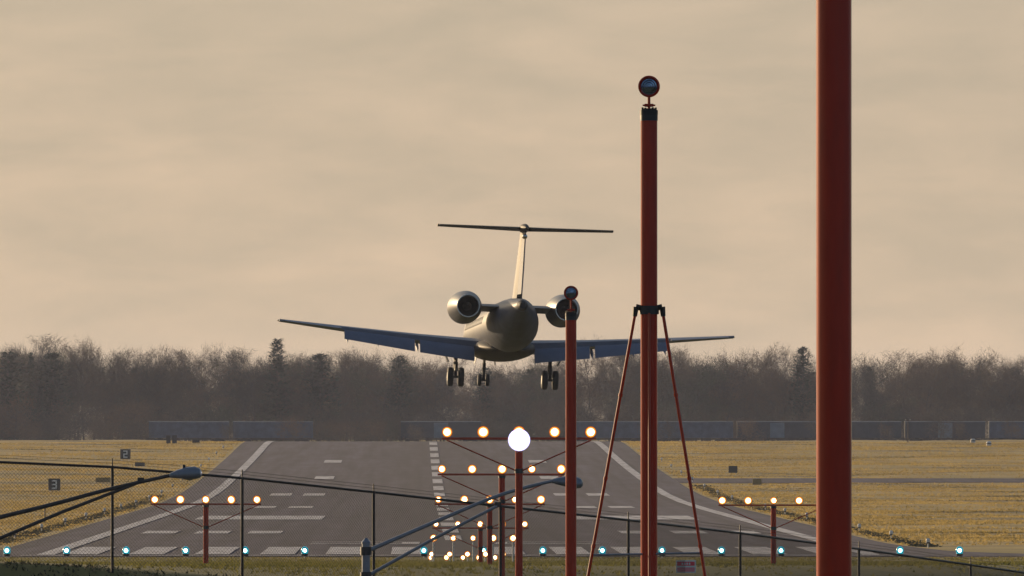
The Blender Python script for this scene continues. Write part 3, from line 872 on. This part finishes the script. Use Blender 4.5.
# fin and tailplane
ZT = 3.98
fr = []
for (z, yl, yt_, th) in ((.75, -5.6, -11.2, .08), (1.15, -7.6, -11.6, .095), (2.4, -9.35, -12.2, .115), (ZT, -11.15, -12.9, .13)):
    c = yl - yt_
    fr.append([(v, yl - u, z) for (u, v) in foil(c, th, t1=.72, camber=0)])
fin = MB().loft(fr).build('fin', M['jet_sunlit'], jet)
fr = []
for (z, yl, yt_, th) in ((1.2, -7.7, -11.62, .095), (2.4, -9.35, -12.2, .115), (ZT - .1, -11.05, -12.86, .13)):
    c = yl - yt_
    fr.append([(v * 1.05, yl - u, z) for (u, v) in foil(c, th, t0=.735, t1=1, camber=0)])
MB().loft(fr).build('rudder', M['jet_grey'], fin)
MB().lathe([(-13.6, .02), (-13.35, .10), (-12.6, .19), (-11.6, .2), (-10.9, .12), (-10.6, .02)], o=(0, 0, ZT + .02), n=16).build('tail_fairing', M['jet_belly'], jet)
MB().lathe([(-13.0, .02), (-12.95, .10), (-12.6, .12)], o=(0, 0, ZT - .34), n=12).build('tail_light', M['metal'], jet)
for s in (-1, 1):
    def tr_(x, t0, t1):
        k = x / 3.775; c = 1.95 - .85 * k; yl = -11.05 - 1.35 * k
        return [(s * x, yl - u, ZT + .02 - v) for (u, v) in foil(c, .10, t0=t0, t1=t1, camber=.01)]
    tp = MB().loft([tr_(x, 0, .68) for x in (.02, 1.2, 2.6, 3.6, 3.775)]).build('tailplane', M['jet_belly'], jet)
    MB().loft([tr_(x, .69, 1) for x in (.25, 1.2, 2.6, 3.7)]).build('elevator', M['jet_belly'], tp)
    MB().tube((s * 3.0, -12.6, ZT), (s * 3.0, -13.35, ZT - .01), .008, n=5).build('static_wick', M['black'], tp)
# engines
for s in (-1, 1):
    o = (s * 2.13, 0, .68)
    en = MB().lathe([(-4.75, .50), (-4.68, .58), (-4.85, .65), (-5.4, .70), (-6.4, .715), (-7.5, .695), (-8.4, .635), (-9.0, .55), (-9.3, .49), (-9.3, .47), (-9.0, .47)], o=o, n=36, cap0=False, cap1=False).build('engine', M['nacelle'], jet)
    MB().lathe([(-9.27, .468), (-9.0, .46), (-8.2, .45), (-8.2, .1)], o=o, n=28, cap0=False).build('exhaust_duct', M['soot'], en)
    MB().lathe([(-9.36, .495), (-9.36, .455), (-9.2, .457)], o=o, n=36, cap0=False, cap1=False).lathe([(-9.2, .503), (-9.36, .495)], o=o, n=36, cap0=False, cap1=False).build('exhaust_rim', M['metal'], en)
    MB().lathe([(-9.45, .02), (-9.2, .12), (-8.3, .2)], o=o, n=18).build('exhaust_cone', M['soot'], en)
    MB().lathe([(-5.0, .52), (-5.05, .05)], o=o, n=28, cap0=False).build('fan_face', M['soot'], en)
    pr = []
    for x in (.75, 1.5):
        pr.append([(s * x, -5.3 - u, .70 + v) for (u, v) in foil(3.5, .095, camber=0)])
    MB().loft(pr).build('pylon', M['jet'], jet)
# landing gear
def wheel(parent, c, r, w, hub):
    p = [(-w / 2, r * .55), (-w / 2, r * .86), (-w * .36, r * .97), (0, r), (w * .36, r * .97), (w / 2, r * .86), (w / 2, r * .55)]
    wo = MB().lathe(p, o=c, axis='x', n=24).build('wheel', M['tyre'], parent)
    return wo
for s in (-1, 1):
    g_ = MB()
    x = s * 2.07
    g_.tube((x, .15, -.7), (x, .05, -1.75), .085, n=12).tube((x, .05, -1.55), (x, .05, -1.95), .105, n=12)
    g_.tube((x, .1, -1.72), (x, -.25, -2.18), .07, n=10).tube((x, .05, -1.35), (x, -.2, -2.1), .05, n=8)
    g_.tube((x - .33, -.25, -2.2), (x + .33, -.25, -2.2), .055, n=10)
    g_.tube((x, .05, -1.3), (x - s * .75, .05, -.85), .045, n=8).tube((x, .0, -1.5), (x + s * .35, .3, -.8), .035, n=8)
    gear = g_.build('main_gear', M['dark'], jet)
    for k in (-1, 1):
        wheel(gear, (x + k * .235, -.25, -2.2), .425, .25, None)
        MB().lathe([(-.01, .2), (.01, .2)], o=(x + k * .36, -.25, -2.2), axis='x', n=18).build('hub', M['steel'], gear)
    MB().box((x + s * .52, .0, -1.12), (.04, .9, .95), rot=Matrix.Rotation(s * R(24), 3, 'Y'), bev=.008).build('gear_door', M['jet'], gear)
g_ = MB().tube((0, 14.35, -.75), (0, 14.45, -1.95), .065, n=10).tube((0, 14.4, -1.2), (0, 14.43, -1.6), .085, n=10).tube((0, 14.4, -1.25), (0, 13.6, -.85), .04, n=8).tube((-.24, 14.47, -1.96), (.24, 14.47, -1.96), .04, n=8)
g_.box((0, 14.35, -1.45), (.16, .08, .12), bev=.01)
gear = g_.build('nose_gear', M['dark'], jet)
for k in (-1, 1):
    wheel(gear, (k * .18, 14.47, -1.96), .27, .17, None)
    MB().box((k * .42, 13.9, -1.06), (.02, 1.0, .42), rot=Matrix.Rotation(k * R(-12), 3, 'Y'), bev=.006).build('gear_door', M['jet'], gear)

# ------------------------------------------------------------------ freight train at the foot of the wood
def boxcar(px, D, m, panel, label, L=14.4):
    x = (px - VPX) * D / F; z0 = 3.6 + .45
    t = empty('boxcar', (x, D, z0)); tag(t, label, 'boxcar', 'boxcars of the freight train below the wood')
    body = MB().box((0, 0, 1.0 + 1.45), (L, 2.9, 2.9), bev=.05).build('body', m, t)
    MB().loft([[(xx, -1.5, 3.9), (xx, -.7, 4.05), (xx, .7, 4.05), (xx, 1.5, 3.9), (xx, 1.5, 3.87), (xx, -1.5, 3.87)] for xx in (-L / 2 - .05, L / 2 + .05)]).build('roof', M['boxcar2'], t)
    MB().box((0, -1.49, 2.4), (2.6, .06, 2.7), bev=.02).build('door', panel, body)
    rib = MB().box((0, 0, 0), (.09, .06, 2.85)); r0 = None
    for k in range(13):
        xr = -L / 2 + .15 + k * (L - .3) / 12
        if abs(xr) < 1.5: continue
        if r0 is None: r0 = rib.build('rib', m, body); r = r0
        else: r = r0.copy(); col.objects.link(r); r.parent = body
        r.location = (xr, -1.47, 2.45)
    for s in (-1, 1):
        b = MB().box((s * (L / 2 - 2), 0, .62), (2.3, 2.0, .3), bev=.03).box((s * (L / 2 - 2), 0, .88), (.6, 1.2, .32)).build('bogie', M['dark'], t)
        for k in (-.85, .85):
            MB().lathe([(-1.0, .42), (-.85, .46), (.85, .46), (1.0, .42)], o=(s * (L / 2 - 2) + k, 0, .46), n=16).build('wheelset', M['dark'], b)
    MB().box((0, 0, .82), (L + .9, .25, .25)).build('coupler_sill', M['dark'], t)
DT = 2560
cars = [(105, 'boxcar2', 'boxcar2', 'dull navy boxcar at far left below the dark evergreen trees'), (189, 'boxcar', 'boxcar', 'blue boxcar behind the small dark cabinets'),
        (273, 'boxcar', 'boxcar', 'blue boxcar beyond the left top corner of the runway'), (357, 'boxcar3', 'boxcar3', 'brownish boxcar behind the bushes at the runway crest'),
        (441, 'boxcar2', 'boxpanel', 'navy boxcar with a pale door behind the centre of the runway crest'), (525, 'boxcar2', 'boxcar2', 'navy boxcar hidden mostly by the white flash'),
        (609, 'boxcar', 'boxcar', 'blue boxcar right of the thin red mast'), (693, 'boxcar', 'boxcar', 'blue boxcar right of the strutted red mast'),
        (777, 'boxcar2', 'boxpanel', 'navy boxcar with a pale panel left of the thickest mast'), (861, 'boxcar2', 'boxcar2', 'dark navy boxcar just right of the thickest mast'),
        (945, 'boxcar2', 'boxpanel', 'dark boxcar with a pale blue door right of the utility pole'), (1029, 'boxcar', 'boxcar', 'blue boxcar at the far right edge')]
cars = [c for c in cars if c[0] not in (105, 357, 525)]
for (px, a, b, lab) in cars: boxcar(px, DT, M[a], M[b], lab)
x0, x1 = -130, 190
emb = MB().box(((x0 + x1) / 2, DT, 3.65), (x1 - x0, 5, .5)).build('railway_bed', M['road'], smooth=False); tag(emb, 'low ballast bed under the freight train', 'railway', kind='structure')
rails = MB()
for s in (-.72, .72): rails.box(((x0 + x1) / 2, DT + s, 3.95), (x1 - x0, .08, .2))
rails.build('rail', M['dark'], emb, smooth=False)

# ------------------------------------------------------------------ trees
def bare_tree(seed, H, spread, ntw, limbs=8, first=.25, twl=1.1, tww=.062, fine=True):
    rn = random.Random(seed)
    tr_ = MB(); tips = []
    def rv(): return Vector((rn.gauss(0, 1), rn.gauss(0, 1), rn.gauss(0, 1)))
    def grow(p, d, L, r, lvl):
        segs = 3 if lvl < 2 else 2
        P = [p]; q = p
        dd = d.copy()
        for k in range(segs):
            dd = (dd + rv() * .10 + Vector((0, 0, .05 if lvl else 0))).normalized()
            q = q + dd * (L / segs); P.append(q)
        for k in range(segs):
            (lvl < 3 or fine) and tr_.tube(P[k], P[k + 1], r * (1 - .75 * k / segs), r * (1 - .75 * (k + 1) / segs), n=5 if lvl == 0 else 3, cap=False)
        if lvl >= 1:
            for k in range(segs): tips.append((P[k + 1], dd, lvl))
        if lvl >= 3: return
        n = (limbs, 5, 3)[lvl]
        for k in range(n):
            f = (first + (1 - first) * (k + rn.random()) / n) if lvl == 0 else .3 + .7 * (k + rn.random()) / n
            i = min(int(f * segs), segs - 1); pt = P[i].lerp(P[i + 1], f * segs - i)
            a = rn.uniform(0, 2 * math.pi); up = rn.uniform(.5, 1.1)
            side = Vector((math.cos(a), math.sin(a), 0))
            nd = (side * spread * 1.35 + Vector((0, 0, up * .8))) if lvl == 0 else (dd * .7 + rv() * .62 + Vector((0, 0, .06)))
            nd.normalize()
            grow(pt, nd, L * ((.62 - .28 * f) if lvl == 0 else .55) * rn.uniform(.8, 1.15), r * (.45 if lvl == 0 else .5), lvl + 1)
    grow(Vector((0, 0, 0)), Vector((0, 0, 1)), H * .8, H * .014, 0)
    V = []; 
    per = max(1, ntw // len(tips))
    for (p, d, lvl) in tips:
        for k in range(per):
            dd = (d + rv() * .75 + Vector((0, 0, .2))).normalized()
            b = p + rv() * .5
            l = twl * rn.uniform(.5, 1.4)
            sd_ = dd.cross(rv()).normalized() * (tww / 2)
            V += [b - sd_, b + sd_, b + dd * l]
    V = np.array([tuple(v) for v in V], np.float32)
    zmax = max(V[:, 2].max(), 1)
    k = H / zmax
    V *= k
    TV = np.array(tr_.v, np.float32) * k
    TF = []
    for f in tr_.f:
        TF.append((f[0], f[1], f[2])); TF.append((f[0], f[2], f[3]))
    return TV, np.array(TF, np.int32), V

def conifer(seed, H, Rb, round_=False):
    rn = random.Random(seed)
    V = []; z = H * .10
    while z < H * .985:
        f = z / H
        rad = Rb * ((1 - f) ** .62 if not round_ else math.sqrt(max(.02, 1 - (2 * f - .8) ** 2 / 1.45))) * rn.uniform(.75, 1.1) + .15
        nb = int(8 + rad * 5)
        for k in range(nb):
            a = rn.uniform(0, 2 * math.pi); r_ = rad * rn.uniform(.75, 1.1)
            d = Vector((math.cos(a), math.sin(a), 0)); s = Vector((-d.y, d.x, 0))
            for j in range(5):
                u = rn.uniform(.25, 1) * r_
                p = Vector((0, 0, z + rn.uniform(-.2, .2))) + d * u + Vector((0, 0, -.25 * u + .12 * u * u / max(rad, .5)))
                w = rn.uniform(.12, .3); l = rn.uniform(.3, .7)
                V += [p - s * w, p + s * w, p + d * l + Vector((rn.gauss(0, .15), rn.gauss(0, .15), rn.uniform(-.15, .35)))]
        z += H * .022
    V = np.array([tuple(v) for v in V], np.float32)
    t_ = MB().tube((0, 0, -.2), (0, 0, H * .95), H * .014, .03, n=6, cap=False)
    TF = []
    for f in t_.f: TF += [(f[0], f[1], f[2]), (f[0], f[2], f[3])]
    return np.array(t_.v, np.float32), np.array(TF, np.int32), V

PROTO = {}
for i in range(6): PROTO['bare%d' % i] = bare_tree(20 + i, 18.0, (.55, .75, .9, .6, 1.0, .8)[i], 4200, limbs=(8, 9, 8, 10, 9, 8)[i], fine=False)
for i in range(2): PROTO['sparse%d' % i] = bare_tree(50 + i, 18.0, .8, 4000, limbs=9, first=.38, tww=.045)
for i in range(3): PROTO['bush%d' % i] = bare_tree(70 + i, 6.0, 1.1, 1900, limbs=10, first=.06, twl=.7, tww=.045, fine=False)
for i in range(6): PROTO['tall%d' % i] = bare_tree(120 + i, 18.0, (.6, .8, .9, .7, 1.0, .8)[i], 7000, limbs=(9, 10, 9, 11, 10, 9)[i], first=.3, tww=.045)
PROTO['spruce0'] = conifer(90, 17, 3.3); PROTO['spruce1'] = conifer(91, 15, 2.6)
PROTO['pine0'] = conifer(92, 15, 4.2, True); PROTO['pine1'] = conifer(93, 13, 3.6, True)
PM = {}
def proto_mesh(kind, cm):
    key = (kind, cm)
    if key in PM: return PM[key]
    TV, TF, V = PROTO[kind]
    a = raw_mesh('trunk', TV, TF, [M['bark']]); b = raw_mesh('crown', V, np.arange(len(V)).reshape(-1, 3), [M[cm]])
    PM[key] = (a.data, b.data)
    bpy.data.objects.remove(a); bpy.data.objects.remove(b)
    return PM[key]
def tree(px, ytop, D, kind, cm, wid, label, name='bare_tree', cat='tree', group='trees along the edge of the wood', rz=0):
    x = (px - VPX) * D / F; z0 = float(zg(x, D)); H = zat(ytop, D) - z0
    h0 = float(PROTO[kind][2][:, 2].max())
    t = empty(name, (x, D, z0 - .1)); tag(t, label, cat, group)
    t.scale = (H / h0 * wid, H / h0 * wid, H / h0); t.rotation_euler = (0, 0, rz)
    ta, cr = proto_mesh(kind, cm)
    for nm, me in (('trunk', ta), ('crown', cr)):
        o = bpy.data.objects.new(nm, me); col.objects.link(o); o.parent = t
    return t
TL = [
 (8, 350, 2625, 'pine0', 'needle', 1.1, 'broad dark evergreen at the far left edge of the wood', 'evergreen_tree'),
 (31, 351, 2640, 'spruce1', 'needle', .6, 'narrow little evergreen spire just right of the leftmost evergreen', 'evergreen_tree'),
 (53, 351, 2630, 'pine1', 'needle', 1.0, 'rounded greenish tree left of the tall bare trees', 'evergreen_tree'),
 (70, 343, 2660, 'tall0', 'twig_grey', .8, 'grey bare tree left of the two tallest bare trees', 'bare_tree'),
 (84, 330, 2640, 'sparse0', 'twig', .75, 'tall open bare tree, left of the tallest pair', 'bare_tree'),
 (112, 332, 2650, 'tall1', 'twig', .8, 'tall broad bare tree, right of the tallest pair', 'bare_tree'),
 (151, 340, 2640, 'tall2', 'twig_grey', .75, 'flat-topped bare tree right of the tallest pair', 'bare_tree'),
 (168, 339, 2650, 'sparse1', 'twig', .7, 'slim open bare tree just right of the flat-topped one', 'bare_tree'),
 (189, 336, 2640, 'tall3', 'twig', .75, 'bare tree above the gap between two blue boxcars', 'bare_tree'),
 (214, 336, 2655, 'tall4', 'twig_grey', .7, 'thin-topped bare tree a third of the way to the spruce', 'bare_tree'),
 (247, 341, 2640, 'tall5', 'twig', .75, 'bare tree on the left side of the pointed spruce', 'bare_tree'),
 (277, 337, 2618, 'spruce0', 'needle', 1.3, 'pointed dark spruce standing above the wood below the left wing tip', 'evergreen_tree'),
 (297, 347, 2650, 'tall0', 'twig', .7, 'bare tree on the right side of the pointed spruce', 'bare_tree'),
 (320, 352, 2625, 'pine1', 'needle', 1.15, 'dark green rounded tree under the outer left wing', 'evergreen_tree'),
 (340, 341, 2660, 'tall1', 'twig_grey', .75, 'bare tree rising behind the outer left wing', 'bare_tree'),
 (357, 340, 2645, 'tall3', 'twig', .8, 'bare tree showing above the left wing', 'bare_tree'),
 (400, 354, 2625, 'pine0', 'needle', .9, 'dark evergreen below the middle of the left wing', 'evergreen_tree'),
 (427, 352, 2630, 'tall2', 'twig_red', .8, 'ruddy bare tree left of the left main wheels', 'bare_tree'),
 (590, 329, 2650, 'tall5', 'twig', .7, 'bare treetop above the right wing beside the thin mast', 'bare_tree'),
 (627, 333, 2640, 'sparse0', 'twig_grey', .7, 'bare treetop above the right wing behind the slanting strut', 'bare_tree'),
 (678, 338, 2645, 'tall4', 'twig', .7, 'bare tree behind the outer right wing', 'bare_tree'),
 (730, 341, 2640, 'tall2', 'twig_grey', .75, 'bare tree just beyond the right wing tip', 'bare_tree'),
 (760, 341, 2650, 'tall0', 'twig', .8, 'bare tree left of the broad crown by the thickest mast', 'bare_tree'),
 (781, 336, 2640, 'tall1', 'twig', .85, 'broad bare crown just left of the thickest mast', 'bare_tree'),
 (803, 345, 2625, 'pine1', 'needle', .7, 'dark tree touching the left side of the thickest mast', 'evergreen_tree'),
 (868, 350, 2640, 'tall3', 'twig_grey', .8, 'bare tree just right of the thickest mast', 'bare_tree'),
 (903, 347, 2650, 'tall5', 'twig', .8, 'bare tree above the utility pole', 'bare_tree'),
 (938, 343, 2640, 'tall2', 'twig', .85, 'bare tree, highest on the right of the thickest mast', 'bare_tree'),
 (956, 345, 2655, 'sparse1', 'twig_grey', .8, 'open bare tree above the drum markers', 'bare_tree'),
 (990, 347, 2640, 'tall4', 'twig', .8, 'bare tree second from the right edge', 'bare_tree'),
 (1015, 349, 2645, 'tall0', 'twig_grey', .8, 'bare tree at the right edge of the wood', 'bare_tree'),
]
for i, (px, yt_, D, kd, cm, wd, lab, nm) in enumerate(TL): tree(px, yt_, D, kd, cm, wd, lab, nm, rz=i * 1.7)
BL = [(30, 416, 2552, 1.3, 'twig', 'brown brush low at the far left, left of the pale post'), (66, 414, 2550, 1.3, 'twig_grey', 'grey brush low below the tall bare trees'), (104, 413, 2551, 1.4, 'twig', 'brown brush low, second left of the blue boxcars'), (136, 416, 2548, 1.2, 'twig_grey', 'grey brush low against the left end of the blue boxcars'), (505, 414, 2550, 1.3, 'twig_grey', 'grey brush low on the left side of the white flash'), (545, 413, 2548, 1.5, 'twig', 'brown brush low on the right side of the white flash'), (650, 416, 2549, 1.0, 'twig', 'brown brush hidden low behind the strutted mast'), (820, 414, 2548, 1.2, 'twig_grey', 'grey brush hidden low by the thickest mast'), (1012, 412, 2547, 1.0, 'twig', 'brown brush low at the far right edge'), (14, 388, 2600, 1.2, 'twig_red', 'tall ruddy brush at the far left below the evergreen'), (142, 396, 2602, 1.0, 'twig_red', 'ruddy brush left of the blue boxcars'),
      (227, 418, 2545, .9, 'twig_grey', 'small grey bush between two blue boxcars'), (292, 410, 2546, 1.1, 'twig_red', 'ruddy bush at the right end of the left blue boxcars'),
      (330, 417, 2552, 1.3, 'twig', 'brown bush left of the wide ruddy pair at the runway crest'), (362, 413, 2556, 1.5, 'twig_grey', 'grey bush between the wide ruddy pair at the runway crest'), (345, 416, 2545, 1.5, 'twig_red', 'wide ruddy bush at the runway crest, left one'), (378, 414, 2547, 1.4, 'twig_red', 'wide ruddy bush at the runway crest, right one'),
      (415, 418, 2545, 1.0, 'twig', 'low brown bush left of the runway centre line'), (668, 414, 2546, .8, 'twig_grey', 'grey bush behind the strutted mast'),
      (748, 412, 2545, 1.1, 'twig_red', 'ruddy bush between two boxcars right of the right strut'), (885, 416, 2546, .8, 'twig', 'brown bush left of the utility pole'),
      (940, 412, 2545, 1.1, 'twig_grey', 'grey bush right of the utility pole'), (960, 416, 2546, .8, 'twig', 'brown bush above the left drum marker')]
for i, (px, yt_, D, wd, cm, lab) in enumerate(BL): tree(px, yt_, D, 'bush%d' % (i % 3), cm, wd, lab, 'bare_bush', 'bush', 'bushes before and beside the train', rz=i * 2.1)

# the rest of the wood reads as one mass
g = np.random.default_rng(42)
VV, TT, MI = [], [], []
off = 0
kinds = ['bare%d' % i for i in range(6)]
for n in range(680):
    x = g.uniform(-125, 170); D = 2622 + 190 * g.uniform(0, 1) ** 1.2
    px = VPX + x * F / D
    r = g.uniform()
    und = n % 3 == 0
    if n >= 520: und = True; D = g.uniform(2574, 2620); x = -125 + (n - 520) * 1.85 + g.uniform(-1, 1)
    if und: kd = 'bush%d' % g.integers(3); H = g.uniform(5, 10)
    elif r < .13: kd = ('pine0', 'pine1', 'spruce1')[g.integers(3)]; H = g.uniform(10, 15)
    else: kd = kinds[g.integers(6)]; H = g.uniform(15.3, 19.2) + 1.1 * math.sin(px * .021 + 1) + .7 * math.sin(px * .06) + (.7 if px < 260 else 0)
    TV, TF, V = PROTO[kd]
    k = H / float(V[:, 2].max()); a = g.uniform(0, 6.28); wd = g.uniform(.9, 1.2)
    rot = np.array([[math.cos(a) * wd, -math.sin(a) * wd, 0], [math.sin(a) * wd, math.cos(a) * wd, 0], [0, 0, 1]], np.float32) * k
    z0 = 3.55
    P = np.concatenate([TV, V]) @ rot.T + np.array([x, D, z0], np.float32)
    T = np.concatenate([TF, np.arange(len(V)).reshape(-1, 3) + len(TV)]) + off
    VV.append(P); TT.append(T); off += len(P)
    cidx = 5 if kd[0] in 'ps' else 1 + int(g.choice(4, p=(.40, .30, .14, .16)))
    MI.append(np.concatenate([np.zeros(len(TF)), np.full(len(V) // 3, cidx)]))
wood = raw_mesh('woodland', np.concatenate(VV), np.concatenate(TT), [M['bark'], M['twig'], M['twig_grey'], M['twig_red'], M['twig_olive'], M['needle']], np.concatenate(MI))
tag(wood, 'dense bare winter wood along the horizon', 'wood', kind='stuff')

# ------------------------------------------------------------------ haze
HZ_DENS = 0.00004
hb = MB().box((0, 0, 17), (14100, 14100, 46))
hm = bpy.data.materials.new('evening_haze'); hm.use_nodes = True
ht = hm.node_tree; ht.nodes.clear()
ho = ht.nodes.new('ShaderNodeOutputMaterial'); pv = ht.nodes.new('ShaderNodeVolumePrincipled')
pv.inputs['Color'].default_value = (0.58, 0.66, 0.92, 1)
pv.inputs['Density'].default_value = HZ_DENS
pv.inputs['Anisotropy'].default_value = 0.3
ht.links.new(pv.outputs[0], ho.inputs['Volume'])
hz = hb.build('haze', hm, smooth=False)
tag(hz, 'thin evening haze over the airfield', 'haze', kind='stuff')
